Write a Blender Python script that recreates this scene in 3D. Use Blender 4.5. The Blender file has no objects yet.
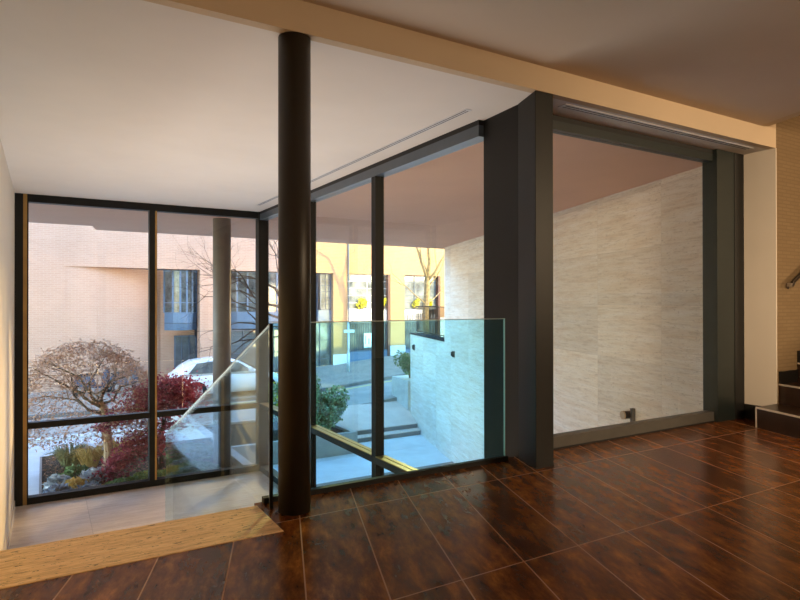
import bpy, bmesh, math, random
from mathutils import Vector, Matrix
PI = math.pi
SC = bpy.context.scene
COL = SC.collection

# ------------------------------------------------------------------ helpers
class MB:
    """collects geometry for ONE mesh object"""
    def __init__(s): s.v = []; s.f = []; s.mi = []; s.cur = 0
    def quad(s, a, b, c, d): s.poly([a, b, c, d])
    def poly(s, pts):
        n = len(s.v); s.v += [tuple(p) for p in pts]; s.f.append(tuple(range(n, n + len(pts)))); s.mi.append(s.cur); return s
    def box(s, x0, x1, y0, y1, z0, z1):
        n = len(s.v)
        s.v += [(x0,y0,z0),(x1,y0,z0),(x1,y1,z0),(x0,y1,z0),(x0,y0,z1),(x1,y0,z1),(x1,y1,z1),(x0,y1,z1)]
        for q in ((0,3,2,1),(4,5,6,7),(0,1,5,4),(1,2,6,5),(2,3,7,6),(3,0,4,7)):
            s.f.append(tuple(n+i for i in q)); s.mi.append(s.cur)
        return s
    def prism(s, pts, z0, z1):
        """pts: ccw (x,y); z0/z1 numbers or functions of x,y"""
        n = len(s.v); k = len(pts)
        g = lambda z, p: z(*p) if callable(z) else z
        s.v += [(p[0], p[1], g(z0, p)) for p in pts] + [(p[0], p[1], g(z1, p)) for p in pts]
        s.f.append(tuple(n+i for i in reversed(range(k)))); s.f.append(tuple(n+k+i for i in range(k)))
        s.mi += [s.cur]*2
        for i in range(k):
            j = (i+1) % k
            s.f.append((n+i, n+j, n+k+j, n+k+i)); s.mi.append(s.cur)
        return s
    def tube(s, pts, rad, seg=6, cap=True):
        pts = [Vector(p) for p in pts]
        if not hasattr(rad, '__len__'): rad = [rad]*len(pts)
        n0 = len(s.v); up = None
        for i, p in enumerate(pts):
            a = pts[max(i-1, 0)]; b = pts[min(i+1, len(pts)-1)]
            t = (b-a)
            if t.length < 1e-9: t = Vector((0,0,1))
            t.normalize()
            if up is None: up = t.orthogonal().normalized()
            up = (up - t*up.dot(t))
            if up.length < 1e-6: up = t.orthogonal()
            up.normalize(); sd = t.cross(up)
            for k in range(seg):
                an = 2*PI*k/seg
                s.v.append(tuple(p + (up*math.cos(an) + sd*math.sin(an))*rad[i]))
        for i in range(len(pts)-1):
            for k in range(seg):
                k2 = (k+1) % seg
                s.f.append((n0+i*seg+k, n0+i*seg+k2, n0+(i+1)*seg+k2, n0+(i+1)*seg+k)); s.mi.append(s.cur)
        if cap:
            s.f.append(tuple(n0+k for k in reversed(range(seg)))); s.mi.append(s.cur)
            e = n0+(len(pts)-1)*seg
            s.f.append(tuple(e+k for k in range(seg))); s.mi.append(s.cur)
        return s
    def leaf(s, c, size, rng, flat=0.0):
        """a small pointed leaf, folded along its midrib"""
        d = Vector((rng.gauss(0,1), rng.gauss(0,1), rng.gauss(0,1)*(1-flat) - .25)).normalized()
        e = d.orthogonal().normalized(); e.rotate(Matrix.Rotation(rng.uniform(0, 2*PI), 3, d))
        if flat: e = (e*Vector((1,1,1-flat))).normalized()
        c = Vector(c); L = size*rng.uniform(.6, 1.3); w = L*.36; nrm = d.cross(e)*L*.12
        n = len(s.v)
        s.v += [tuple(c - d*L*.5), tuple(c + e*w + nrm), tuple(c + d*L*.6), tuple(c - e*w + nrm)]
        s.f += [(n, n+1, n+2), (n, n+2, n+3)]; s.mi += [s.cur]*2
    def build(s, name, mats, parent=None, loc=None, rot=0, smooth=False, bevel=0):
        me = bpy.data.meshes.new(name); me.from_pydata(s.v, [], s.f); 
        if not isinstance(mats, (list, tuple)): mats = [mats]
        for m in mats: me.materials.append(m)
        for p, i in zip(me.polygons, s.mi): p.material_index = i; p.use_smooth = smooth
        me.update()
        o = bpy.data.objects.new(name, me); COL.objects.link(o)
        if loc is not None: o.location = loc
        o.rotation_euler.z = rot
        if parent is not None: o.parent = parent
        if bevel:
            b = o.modifiers.new('bevel', 'BEVEL'); b.width = bevel; b.segments = 2; b.limit_method = 'ANGLE'
        if smooth:
            pass
        return o

def tag(o, label=None, cat=None, group=None, kind=None):
    if label: o['label'] = label
    if cat: o['category'] = cat
    if group: o['group'] = group
    if kind: o['kind'] = kind
    return o
def empty(name, loc=(0,0,0), rz=0):
    o = bpy.data.objects.new(name, None); COL.objects.link(o); o.location = loc; o.rotation_euler.z = rz
    o.empty_display_size = .1
    return o
def struct(o): o['kind'] = 'structure'; return o
def kids(o): return [c for c in bpy.data.objects if c.parent == o]
def copy_tree(o, parent=None):
    c = o.copy(); COL.objects.link(c)
    if parent is not None: c.parent = parent
    for ch in kids(o): copy_tree(ch, c)
    return c

# ------------------------------------------------------------------ materials
def newmat(name):
    m = bpy.data.materials.new(name); m.use_nodes = True
    nt = m.node_tree; nt.nodes.clear()
    out = nt.nodes.new('ShaderNodeOutputMaterial')
    return m, nt, out
class NT:
    def __init__(s, nt): s.nt = nt
    def n(s, t, **k):
        x = s.nt.nodes.new(t)
        for a, b in k.items(): setattr(x, a, b)
        return x
    def link(s, a, b): s.nt.links.new(a, b)
    def put(s, sock, v):
        if hasattr(v, 'is_output'): s.link(v, sock)
        else: sock.default_value = v
    def math(s, op, a, b=None, c=None):
        x = s.n('ShaderNodeMath', operation=op); s.put(x.inputs[0], a)
        if b is not None: s.put(x.inputs[1], b)
        if c is not None: s.put(x.inputs[2], c)
        return x.outputs[0]
    def coords(s, kind='Object'):
        return s.n('ShaderNodeTexCoord').outputs[kind]
    def sep(s, v):
        x = s.n('ShaderNodeSeparateXYZ'); s.link(v, x.inputs[0]); return x.outputs
    def comb(s, x, y, z):
        c = s.n('ShaderNodeCombineXYZ'); s.put(c.inputs[0], x); s.put(c.inputs[1], y); s.put(c.inputs[2], z); return c.outputs[0]
    def noise(s, vec, scale, detail=4, rough=.55, dist=0):
        x = s.n('ShaderNodeTexNoise'); s.link(vec, x.inputs['Vector']); x.inputs['Scale'].default_value = scale
        x.inputs['Detail'].default_value = detail; x.inputs['Roughness'].default_value = rough; x.inputs['Distortion'].default_value = dist
        return x.outputs['Fac']
    def ramp(s, fac, stops):
        x = s.n('ShaderNodeValToRGB'); s.link(fac, x.inputs[0]); el = x.color_ramp.elements
        while len(el) < len(stops): el.new(.5)
        for e, (p, c) in zip(el, stops):
            e.position = p; e.color = (*c, 1) if len(c) == 3 else c
        return x.outputs[0]
    def mix(s, fac, a, b, mode='MIX'):
        x = s.n('ShaderNodeMix', data_type='RGBA', blend_type=mode); s.put(x.inputs[0], fac)
        for i, v in ((6, a), (7, b)):
            s.put(x.inputs[i], v if hasattr(v, 'is_output') else (*v, 1))
        return x.outputs[2]
    def white(s, vec):
        x = s.n('ShaderNodeTexWhiteNoise', noise_dimensions='3D'); s.link(vec, x.inputs['Vector']); return x.outputs['Value']
    def bsdf(s, out, color, rough=.5, metal=0, spec=.5, bump=None, bstr=.2, bdist=.01, tint=None):
        b = s.n('ShaderNodeBsdfPrincipled')
        if tint: b.inputs['Specular Tint'].default_value = (*tint, 1)
        s.put(b.inputs['Base Color'], color if hasattr(color, 'is_output') else (*color, 1))
        s.put(b.inputs['Roughness'], rough); s.put(b.inputs['Metallic'], metal); b.inputs['Specular IOR Level'].default_value = spec
        if bump is not None:
            q = s.n('ShaderNodeBump'); q.inputs['Strength'].default_value = bstr; q.inputs['Distance'].default_value = bdist
            s.link(bump, q.inputs['Height']); s.link(q.outputs[0], b.inputs['Normal'])
        s.link(b.outputs[0], out.inputs[0]); return b

def plain(name, col, rough=.5, metal=0, spec=.5, var=.06, scale=6):
    m, nt, out = newmat(name); N = NT(nt)
    f = N.noise(N.coords(), scale, 3)
    c = N.ramp(f, [(.3, tuple(max(0, x*(1-var)) for x in col)), (.7, tuple(min(1, x*(1+var)) for x in col))])
    N.bsdf(out, c, rough, metal, spec); return m
def plaster(name, col):
    m, nt, out = newmat(name); N = NT(nt)
    co = N.coords(); f = N.noise(co, 1.3, 3); g = N.noise(co, 90, 3)
    c = N.ramp(f, [(.3, tuple(x*.97 for x in col)), (.7, tuple(min(1, x*1.03) for x in col))])
    N.bsdf(out, c, .85, 0, .2, bump=g, bstr=.06, bdist=.003); return m
def leafmat(name, c1, c2, c3=None):
    m, nt, out = newmat(name); N = NT(nt)
    f = N.noise(N.coords(), 9, 3, .7)
    st = [(.3, c1), (.7, c2)] if c3 is None else [(.3, c1), (.55, c2), (.75, c3)]
    c = N.ramp(f, st)
    b = N.bsdf(out, c, .6, 0, .3)
    tr = N.n('ShaderNodeBsdfTranslucent'); N.link(c, tr.inputs[0])
    mx = N.n('ShaderNodeMixShader'); mx.inputs[0].default_value = .3
    N.link(b.outputs[0], mx.inputs[1]); N.link(tr.outputs[0], mx.inputs[2]); N.link(mx.outputs[0], out.inputs[0])
    return m
def glass(name, tint, refl=1.0):
    m, nt, out = newmat(name); N = NT(nt)
    lw = N.n('ShaderNodeLayerWeight'); lw.inputs['Blend'].default_value = .5
    p = N.math('POWER', lw.outputs['Facing'], 5.0)
    fr = N.math('MULTIPLY_ADD', p, .92, .045)
    geo = N.n('ShaderNodeNewGeometry')
    front = N.math('SUBTRACT', 1.0, geo.outputs['Backfacing'])
    fr = N.math('MULTIPLY', N.math('MULTIPLY', fr, front), refl)
    t = N.n('ShaderNodeBsdfTransparent'); t.inputs[0].default_value = (*tint, 1)
    g = N.n('ShaderNodeBsdfGlossy'); g.inputs['Roughness'].default_value = 0; g.inputs['Color'].default_value = (1,1,1,1)
    mx = N.n('ShaderNodeMixShader'); N.link(fr, mx.inputs[0]); N.link(t.outputs[0], mx.inputs[1]); N.link(g.outputs[0], mx.inputs[2])
    N.link(mx.outputs[0], out.inputs[0]); return m
def travertine(name, base, dark, light, horiz='XZ', tile=(1.2, .6), streak=1.0, rough=.45, joint=.5, pits=.5, off=(0, 0)):
    """veins run along the first axis; tile joints and pits"""
    m, nt, out = newmat(name); N = NT(nt)
    x, y, z = N.sep(N.coords())[:3]
    a, b = {'XZ': (x, z), 'XY': (x, y), 'YX': (y, x)}[horiz]
    a = N.math('ADD', a, off[0]); b = N.math('ADD', b, off[1])
    ua = N.math('DIVIDE', a, tile[0]); ub = N.math('DIVIDE', b, tile[1])
    ia = N.math('FLOOR', ua); ib = N.math('FLOOR', ub)
    rnd = N.white(N.comb(ia, ib, 3.3))
    fa = N.math('FRACT', ua); fb = N.math('FRACT', ub)
    da = N.math('MULTIPLY', N.math('MINIMUM', fa, N.math('SUBTRACT', 1.0, fa)), tile[0])
    db = N.math('MULTIPLY', N.math('MINIMUM', fb, N.math('SUBTRACT', 1.0, fb)), tile[1])
    dj = N.math('MINIMUM', da, db)
    jm = N.math('LESS_THAN', dj, .0035)
    v = N.comb(N.math('ADD', a, N.math('MULTIPLY', rnd, 17.0)), N.math('MULTIPLY', N.math('ADD', b, N.math('MULTIPLY', rnd, 5.0)), 9.0), rnd)
    f1 = N.noise(v, 1.5*streak, 7, .66, .25)
    v2 = N.comb(N.math('ADD', a, N.math('MULTIPLY', rnd, 9.0)), N.math('MULTIPLY', b, 9.0), rnd)
    f2 = N.noise(v2, 4.0*streak, 5, .7, .4)
    c = N.ramp(f1, [(.28, dark), (.5, base), (.72, light)])
    c = N.mix(N.ramp(f2, [(.50, (0,0,0)), (.72, (.7,.7,.7))]), c, tuple(q*.72 for q in dark))
    v3 = N.comb(a, N.math('MULTIPLY', b, 2.6), rnd)
    pf = N.noise(v3, 22.0, 4, .7)
    pm = N.math('MULTIPLY', N.math('GREATER_THAN', pf, .62), pits)
    c = N.mix(pm, c, tuple(q*.45 for q in dark))
    tone = N.math('MULTIPLY_ADD', rnd, .16, .92)
    c = N.mix(1.0, c, N.comb(tone, tone, tone), 'MULTIPLY')
    c = N.mix(N.math('MULTIPLY', jm, joint), c, tuple(q*.55 for q in dark))
    N.bsdf(out, c, rough, 0, .4, bump=f2, bstr=.12, bdist=.004); return m
def brick(name, c1, c2, mortar, bw=.24, bh=.068, mort=.008, axis='XZ', rough=.85):
    m, nt, out = newmat(name); N = NT(nt)
    x, y, z = N.sep(N.coords())[:3]
    v = N.comb(x if axis == 'XZ' else y, z, 0)
    b = N.n('ShaderNodeTexBrick'); N.link(v, b.inputs['Vector'])
    b.inputs['Color1'].default_value = (*c1, 1); b.inputs['Color2'].default_value = (*c2, 1); b.inputs['Mortar'].default_value = (*mortar, 1)
    b.inputs['Scale'].default_value = 1; b.inputs['Mortar Size'].default_value = mort
    b.inputs['Brick Width'].default_value = bw; b.inputs['Row Height'].default_value = bh
    f = N.noise(N.coords(), .6, 4)
    c = N.mix(.35, b.outputs['Color'], N.ramp(f, [(.3, tuple(q*.85 for q in c1)), (.7, c2)]))
    N.bsdf(out, c, rough, 0, .2, bump=b.outputs['Fac'], bstr=-.3, bdist=.006); return m

def floor_tiles(name):
    m, nt, out = newmat(name); N = NT(nt)
    x, y, z = N.sep(N.coords())[:3]
    W, H, K = .370, 1.10, .358
    u = N.math('SUBTRACT', x, N.math('MULTIPLY', y, K))
    uu = N.math('DIVIDE', N.math('SUBTRACT', u, .103), W)
    vv = N.math('DIVIDE', N.math('SUBTRACT', y, 3.28), H)
    iu = N.math('FLOOR', uu); iv = N.math('FLOOR', vv)
    fu = N.math('FRACT', uu); fv = N.math('FRACT', vv)
    du = N.math('MULTIPLY', N.math('MINIMUM', fu, N.math('SUBTRACT', 1.0, fu)), W)
    dv = N.math('MULTIPLY', N.math('MINIMUM', fv, N.math('SUBTRACT', 1.0, fv)), H)
    g = N.math('LESS_THAN', N.math('MINIMUM', du, dv), .0036)
    rnd = N.white(N.comb(iu, iv, 1.7))
    along = N.math('ADD', N.math('MULTIPLY', y, .94), N.math('MULTIPLY', x, .34))
    r1 = N.math('MULTIPLY', rnd, 31.0)
    v = N.comb(N.math('ADD', N.math('MULTIPLY', u, 3.4), r1), N.math('ADD', N.math('MULTIPLY', along, 1.15), r1), rnd)
    f1 = N.noise(v, 3.0, 9, .72, .15)
    f2 = N.noise(v, 11, 4, .6, .3)
    c = N.ramp(f1, [(.34, (.048, .0130, .0036)), (.47, (.120, .0360, .0078)), (.57, (.22, .073, .0150)), (.70, (.42, .155, .031))])
    c = N.mix(N.ramp(f2, [(.5, (0,0,0)), (.85, (.3,.3,.3))]), c, (.15, .055, .016))
    tone = N.math('MULTIPLY_ADD', rnd, .5, .75)
    c = N.mix(1.0, c, N.comb(tone, tone, tone), 'MULTIPLY')
    c = N.mix(g, c, (.40, .22, .13))
    rr = N.math('MULTIPLY_ADD', g, .35, .23)
    N.bsdf(out, c, rr, 0, .30, tint=(.95, .66, .46)); return m

M = {}
M['plaster'] = plaster('warm white plaster', (.70, .63, .55))
M['plaster_tan'] = plaster('tan wall plaster', (.60, .475, .335))
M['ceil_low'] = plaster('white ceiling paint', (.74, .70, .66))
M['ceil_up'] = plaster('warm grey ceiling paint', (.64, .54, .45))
M['soffit'] = plaster('pinkish brown soffit', (.62, .39, .28))
M['frame'] = plain('charcoal coated metal', (.007, .0065, .0055), .5, .0, .3, .1)
M['frame_grey'] = plain('grey green coated metal', (.016, .022, .021), .4, .05, .5, .1)
M['frame_sill'] = plain('grey coated metal', (.11, .105, .095), .45, .2, .5, .1)
M['bronze'] = plain('sunlit bronze', (.42, .25, .08), .4, .55, .5, .1)  # gold tone carries sunlight on transom tops and warm light on jambs
M['pillar'] = plain('dark pillar coating', (.009, .0085, .0075), .45, .0, .3, .1)
M['head'] = plain('sky tinted head rail', (.11, .135, .165), .3, .4, .5, .06)  # blue grey puts the sky's reflection on the rail into its colour
M['coping'] = plain('shade dark coping stone', (.05, .05, .048), .95, 0, .0)  # dark colour carries the shade lying on the wall top
M['bark_twig'] = plain('dark twig bark', (.045, .032, .026), .9, 0, .1)
M['black'] = plain('black rubber seal', (.006, .006, .006), .6)
M['column'] = plain('dark bronze column paint', (.026, .021, .015), .42, 0, .5, .1, 2)
M['glass'] = glass('clear window glass', (.975, .985, .98))
M['glass_bal'] = glass('blue tinted balustrade glass', (.70, .95, 1.0), 1.0)  # tint deepened to carry the sky's blue light on the garden wall
M['glass_stair'] = glass('clear blue balustrade glass', (.88, .975, .99), 1.8)
M['glass_edge'] = plain('polished glass edge', (.55, .68, .68), .15, 0, .6)
M['tile'] = floor_tiles('rust brown porcelain tile')
M['grout_dark'] = plain('dark skirting', (.010, .009, .008), .35)
M['trav_step'] = travertine('golden travertine slab', (.84, .53, .25), (.46, .25, .10), (.95, .68, .38), 'XY', (3.0, .9), 3.2, .5, .3, 1.0, (.7, .2))
M['trav_floor'] = travertine('pale travertine floor', (.66, .56, .48), (.54, .44, .36), (.75, .67, .58), 'XY', (1.3, 1.75), 1.1, .30, .6, .25, (-.55, .1))
M['trav_wall'] = travertine('pale travertine cladding', (.83, .76, .64), (.73, .61, .46), (.89, .85, .78), 'XZ', (1.55, .78), .8, .5, .25, .55, (.3, .35))
M['brick_wall'] = brick('small tan brick', (.20, .135, .072), (.23, .16, .088), (.16, .11, .06), .16, .038, .006)
M['brick_pink'] = brick('pink facade brick', (.45, .265, .185), (.51, .31, .22), (.53, .38, .285), .25, .075, .012)
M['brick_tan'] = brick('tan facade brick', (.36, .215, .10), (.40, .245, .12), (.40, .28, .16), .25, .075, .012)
M['blue'] = plain('slate blue panel', (.09, .155, .245), .45)
M['bluedark'] = plain('dark slate blue frame', (.05, .08, .12), .45)
M['white'] = plain('white coated panel', (.74, .74, .72), .45)
M['pane_dark'] = plain('dark glazing', (.07, .09, .10), .04, 0, 1.0, .3, 1.2)
M['pane_pale'] = plain('pale reflecting glazing', (.20, .22, .21), .06, 0, .8, .6, 1.6)
M['pane_bay'] = plain('grey bay glazing', (.085, .10, .10), .05, 0, .6, .7, 2.2)
M['plinth'] = plain('pale stone plinth', (.66, .68, .66), .7)
M['concrete'] = plain('light concrete', (.50, .48, .44), .8, 0, .3, .1, 3)
M['paving'] = plain('pale paving', (.72, .73, .72), .75, 0, .3, .08, 2)
M['pave_step'] = plain('warm stone paving', (.66, .52, .43), .7, 0, .3, .08, 2)
M['riser'] = plain('brown stone riser', (.20, .17, .15), .7)
M['asphalt'] = plain('worn asphalt', (.33, .31, .28), .85, 0, .3, .12, 1.5)
M['sidewalk'] = plain('grey sidewalk', (.31, .265, .22), .85, 0, .3, .12, 1.5)
M['kerb'] = plain('granite kerb', (.60, .60, .58), .7)
M['yellowline'] = plain('faded yellow road paint', (.62, .50, .18), .8)
M['soil'] = plain('dark planting soil', (.06, .045, .03), .95, 0, .1, .4, 20)
M['bark'] = plain('grey brown bark', (.13, .10, .075), .9, 0, .2, .35, 14)
M['bark_pale'] = plain('pale tan bark', (.40, .27, .16), .85, 0, .2, .3, 10)
M['bark_moss'] = plain('mossy bark', (.26, .20, .10), .9, 0, .2, .4, 8)
M['bark_dark'] = plain('dark maple bark', (.07, .045, .04), .9, 0, .2, .3, 14)
M['leaf_red'] = leafmat('red maple leaves', (.20, .022, .045), (.38, .060, .10), (.62, .24, .27))
M['leaf_tan'] = leafmat('dry tan twig leaves', (.40, .22, .15), (.52, .32, .23), (.60, .40, .27))
M['leaf_green'] = leafmat('green leaves', (.05, .10, .03), (.14, .22, .07), (.28, .34, .14))
M['leaf_olive'] = leafmat('olive leaves', (.10, .11, .04), (.22, .22, .09), (.36, .33, .16))
M['leaf_yellow'] = leafmat('yellow green leaves', (.55, .55, .03), (.75, .72, .05), (.85, .8, .15))
M['leaf_blue'] = leafmat('blue grey leaves', (.09, .13, .19), (.25, .31, .40), (.50, .54, .58))
M['leaf_gold'] = leafmat('golden grass', (.42, .26, .06), (.62, .42, .12), (.65, .52, .25))
M['leaf_brown'] = leafmat('fallen brown leaves', (.16, .07, .04), (.34, .17, .09), (.45, .30, .2))
M['car'] = plain('white car paint', (.80, .81, .81), .18, 0, .6, .02)
M['carglass'] = plain('dark car glass', (.06, .07, .07), .05, 0, 1.0, .05)
M['tyre'] = plain('black tyre', (.012, .012, .012), .8)
M['alloy'] = plain('silver wheel alloy', (.5, .5, .5), .3, .8)
M['red'] = plain('red lamp plastic', (.5, .02, .02), .2)
M['steel'] = plain('brushed steel', (.55, .53, .50), .28, 1.0, .5, .05)
M['handrail'] = plain('dark bronze handrail', (.03, .02, .012), .35, .6)
M['stepwood'] = plain('dark brown stair tile', (.035, .016, .009), .3, 0, .5, .3, 5)
M['nosing'] = plain('pale metal stair nosing', (.75, .66, .55), .35, .3)
M['slot'] = plain('dark diffuser slot', (.05, .045, .04), .6)
M['slotframe'] = plain('white diffuser frame', (.66, .66, .68), .5)
M['signblue'] = plain('pale blue sign', (.45, .66, .74), .4)
M['pole'] = plain('pale grey galvanised pole', (.45, .52, .55), .5, .3)
M['scooter'] = plain('dark blue scooter paint', (.06, .08, .12), .25, 0, .6)

# ------------------------------------------------------------------ camera (solved from the photograph's vanishing lines)
f_px, yaw, pit, rol = 598.73, .537142, .00412, -.000993
cy, sy, cp, sp, cr, sr = math.cos(yaw), math.sin(yaw), math.cos(pit), math.sin(pit), math.cos(rol), math.sin(rol)
Fv = Vector((sy*cp, cy*cp, sp)); Rv = Vector((cy, -sy, 0)); Uv = Rv.cross(Fv)
Rv, Uv = Rv*cr + Uv*sr, -Rv*sr + Uv*cr
cam = bpy.data.cameras.new('camera'); cam.sensor_width = 36; cam.lens = f_px/800*36; cam.clip_start = .05; cam.clip_end = 300
co = bpy.data.objects.new('camera', cam); COL.objects.link(co)
co.matrix_world = Matrix(((Rv.x, Uv.x, -Fv.x, 0), (Rv.y, Uv.y, -Fv.y, 0), (Rv.z, Uv.z, -Fv.z, 1.25), (0, 0, 0, 1)))
SC.camera = co

# ------------------------------------------------------------------ room shell
LX, CZ, UZ, LZ = -.36, 2.844, 3.035, -1.70      # left wall, lower ceiling, upper ceiling, lower floor
BY = 3.33                                        # beam face
DV = Vector((.3335, .9427))                      # the second direction of the plan (about 19.5 degrees)
# upper floor
m = MB().prism([(LX, -4.5), (10.5, -4.5), (10.5, 3.33), (6.52, 3.33), (6.52, 3.70), (3.17, 3.70), (3.17, 3.675), (1.13, 3.675), (1.13, 3.14), (LX, 3.14)], -.30, 0)
struct(m.build('floor', M['tile']))
# lower hall floor
struct(MB().box(LX, 3.26, 3.8, 10.32, LZ-.2, LZ).build('floor_lower', M['trav_floor']))
# walls
struct(MB().box(LX-.2, LX, -4.6, 10.55, LZ-.2, 5.6).build('wall_left', M['plaster']))
struct(MB().box(LX-.2, 10.7, -4.8, -4.6, -.3, 5.6).build('wall_behind', M['plaster']))
struct(MB().box(10.5, 10.7, -4.6, 3.40, -.3, 5.6).build('wall_right', M['plaster_tan']))
struct(MB().box(6.52, 10.7, BY, 3.72, -.3, 5.6).build('wall_stair', [M['brick_wall']]))
# plaster return beside the right window (the reveal)
struct(MB().box(6.505, 6.52, BY-.004, 3.72, 0, CZ).build('wall_reveal', M['plaster']))
# wall below the balustrade, down to the lower hall
struct(MB().box(1.22, 3.26, 3.60, 3.67, LZ, -.31).build('wall_below', M['plaster']))
# lower ceiling slab, alcove ceiling, beam
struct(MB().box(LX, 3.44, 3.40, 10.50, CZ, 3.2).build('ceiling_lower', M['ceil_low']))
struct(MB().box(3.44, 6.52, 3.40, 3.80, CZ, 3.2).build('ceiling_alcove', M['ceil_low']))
struct(MB().box(LX, 6.52, BY, 3.40, CZ, 3.2).build('trim_1', M['plaster_tan']))
# upper ceiling, ends along the oblique stairwell edge
p0 = Vector((6.23, BY)); p1 = p0 - DV*8.3
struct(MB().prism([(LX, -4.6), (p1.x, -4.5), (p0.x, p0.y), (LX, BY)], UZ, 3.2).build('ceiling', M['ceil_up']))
q = Vector((DV.y, -DV.x))*.1
struct(MB().prism([tuple(p0), tuple(p1), tuple(p1+q), tuple(p0+q)][::-1], UZ, 5.6).build('wall_bulkhead', M['plaster_tan']))
struct(MB().box(LX-.2, 10.7, -4.8, 3.72, 5.6, 5.7).build('ceiling_stairwell', M['ceil_up']))
# baseboards
struct(MB().box(6.485, 6.505, BY-.003, 3.65, 0, .155).build('baseboard_right', M['grout_dark']))
struct(MB().box(LX, LX+.012, 8.2, 10.30, LZ, LZ+.09).build('baseboard_left', M['plaster']))

# ------------------------------------------------------------------ windows
def window(name): return struct(empty(name))
# window_1: the end wall onto the planted bed (plane Y = 10.40)
w1 = window('window_1'); Y0, Y1 = 10.30, 10.44
MB().box(LX, -.255, Y0, Y1, LZ, CZ).box(-.205, -.19, Y0, Y1, LZ, CZ).build('jamb', M['frame'], w1)
MB().box(-.255, -.205, Y0+.01, Y1, LZ, CZ).build('bronze_strip', M['bronze'], w1)
MB().box(1.545, 1.572, Y0-.006, Y0, LZ+.1, 2.73).build('bronze_strip', M['bronze'], w1)
MB().box(1.46, 1.575, Y0, Y1, LZ+.1, 2.73).build('mullion', M['frame'], w1)
MB().box(3.24, 3.42, 10.28, 10.46, LZ, CZ).build('corner_post', M['frame'], w1)
MB().box(-.19, 3.24, Y0, Y1, 2.73, CZ).build('head_rail', M['frame'], w1)
MB().box(-.19, 3.24, Y0, Y1, LZ, LZ+.10).build('sill_rail', M['frame'], w1)
for a, b in ((-.19, 1.46), (1.575, 3.24)):
    MB().box(a, b, Y0+.01, Y1, -.60, -.51).build('transom', M['frame'], w1)
    MB().box(a, b, 10.365, 10.38, LZ+.10, -.60).build('pane', M['glass'], w1)
    MB().box(a, b, 10.365, 10.38, -.51, 2.73).build('pane', M['glass'], w1)
# window_2: the long side wall (plane X = 3.32)
w2 = window('window_2'); X0, X1 = 3.26, 3.40
ys = [4.13, 6.03, 7.92, 10.28]
for y in (6.03, 8.03):
    MB().box(X0+.005, X1-.025, y, y+.10, LZ+.1, 2.70).build('mullion', M['frame'], w2)
MB().box(X0, X1, 4.13, 10.28, 2.80, CZ).build('head_seal', M['black'], w2)
MB().box(X0, X1, 4.13, 10.28, 2.70, 2.80).build('head_rail', M['head'], w2)
MB().box(X0, X1, 4.13, 10.28, LZ, LZ+.1).build('sill_rail', M['frame'], w2)
for a, b in ((4.13, 6.03), (6.13, 8.03), (8.13, 10.28)):
    tm = MB().box(X0, X1-.005, a, b, -.595, -.52).build('transom', M['frame'], w2)
    MB().box(X0+.002, 3.325, a, b, -.52, -.51).box(3.34, X1-.005, a, b, -.52, -.51).build('cap', M['bronze'], tm)  # gold plate puts the sunlit top of the transom into colour
    MB().box(3.325, 3.34, a, b, LZ+.1, -.60).build('pane', M['glass'], w2)
    MB().box(3.325, 3.34, a, b, -.51, 2.70).build('pane', M['glass'], w2)
MB().prism([(3.28, 3.64), (3.44, 3.64), (3.44, 4.13), (3.315, 4.13)], LZ, CZ).build('end_panel', M['frame'], w2)
# window_3: the big right window beside the pillar (plane Y = 3.73)
w3 = window('window_3')
MB().box(3.44, 6.02, 3.69, 3.80, 0, .012).build('base_seal', M['black'], w3)
MB().box(3.44, 6.02, 3.70, 3.80, .012, .105).build('sill_rail', M['frame_sill'], w3)
MB().box(3.44, 6.02, 3.70, 3.80, 2.80, CZ).build('head_seal', M['black'], w3)
MB().box(3.44, 6.02, 3.70, 3.80, 2.725, 2.80).build('head_rail', M['frame_grey'], w3)
MB().box(6.02, 6.33, 3.66, 3.82, 0, CZ).build('jamb', M['frame_grey'], w3)
MB().box(6.33, 6.505, 3.655, 3.82, 0, CZ).build('jamb_recess', M['black'], w3)
MB().box(3.44, 6.02, 3.745, 3.76,   .105, 2.725).build('pane', M['glass'], w3)
# foot of the building below the right window and along the court
struct(MB().box(3.40, 6.52, 3.72, 3.84, -3.2, -.002).build('wall_court', M['plaster']))
struct(MB().box(3.28, 3.44, 3.84, 10.46, -3.2, LZ).build('wall_foundation', M['plaster']))

# ------------------------------------------------------------------ column and pillar
def cyl(mb, cx, cyy, r, z0, z1, seg=48):
    mb.prism([(cx + r*math.cos(2*PI*i/seg), cyy + r*math.sin(2*PI*i/seg)) for i in range(seg)], z0, z1); return mb
t = tag(empty('round_column', (1.30, 3.425, 0)), 'dark round steel column on the brown tiles beside the stair head', 'column')
o = cyl(MB(), 0, 0, .097, 0, CZ-.002).build('shaft', M['column'], t, smooth=False)
for p in o.data.polygons: p.use_smooth = len(p.vertices) == 4
t = tag(empty('square_pillar', (3.26, 3.485, 0)), 'black square pillar between the long window and the right window', 'pillar')
q2 = [(-.09, -.15), (.092, -.15), (.194, .15), (.008, .15)]
MB().prism(q2, 0, CZ-.002).build('casing', M['pillar'], t, bevel=.004)
MB().prism([(a*1.02, b*1.02) for a, b in q2], 0, .012).build('foot_strip', M['black'], t)

# ------------------------------------------------------------------ descending travertine stair and its threshold
t = tag(empty('travertine_staircase', (.38, 3.4, 0)), 'golden travertine stair head slab and flight going down on the left', 'staircase')
MB().box(LX+.004-.38, 1.13-.38, -.26, .22, -.15, 0.004).build('landing_slab', M['trav_step'], t, bevel=.004)
NR = 11; rh = 1.70/NR; td = .415
for k in range(1, NR):
    y0 = .22 + (k-1)*td
    MB().box(LX+.004-.38, 1.13-.38, y0-(.02 if k > 1 else 0), y0+td, -rh*k-.15, -rh*k).build('step', M['trav_floor'], t)

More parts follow.
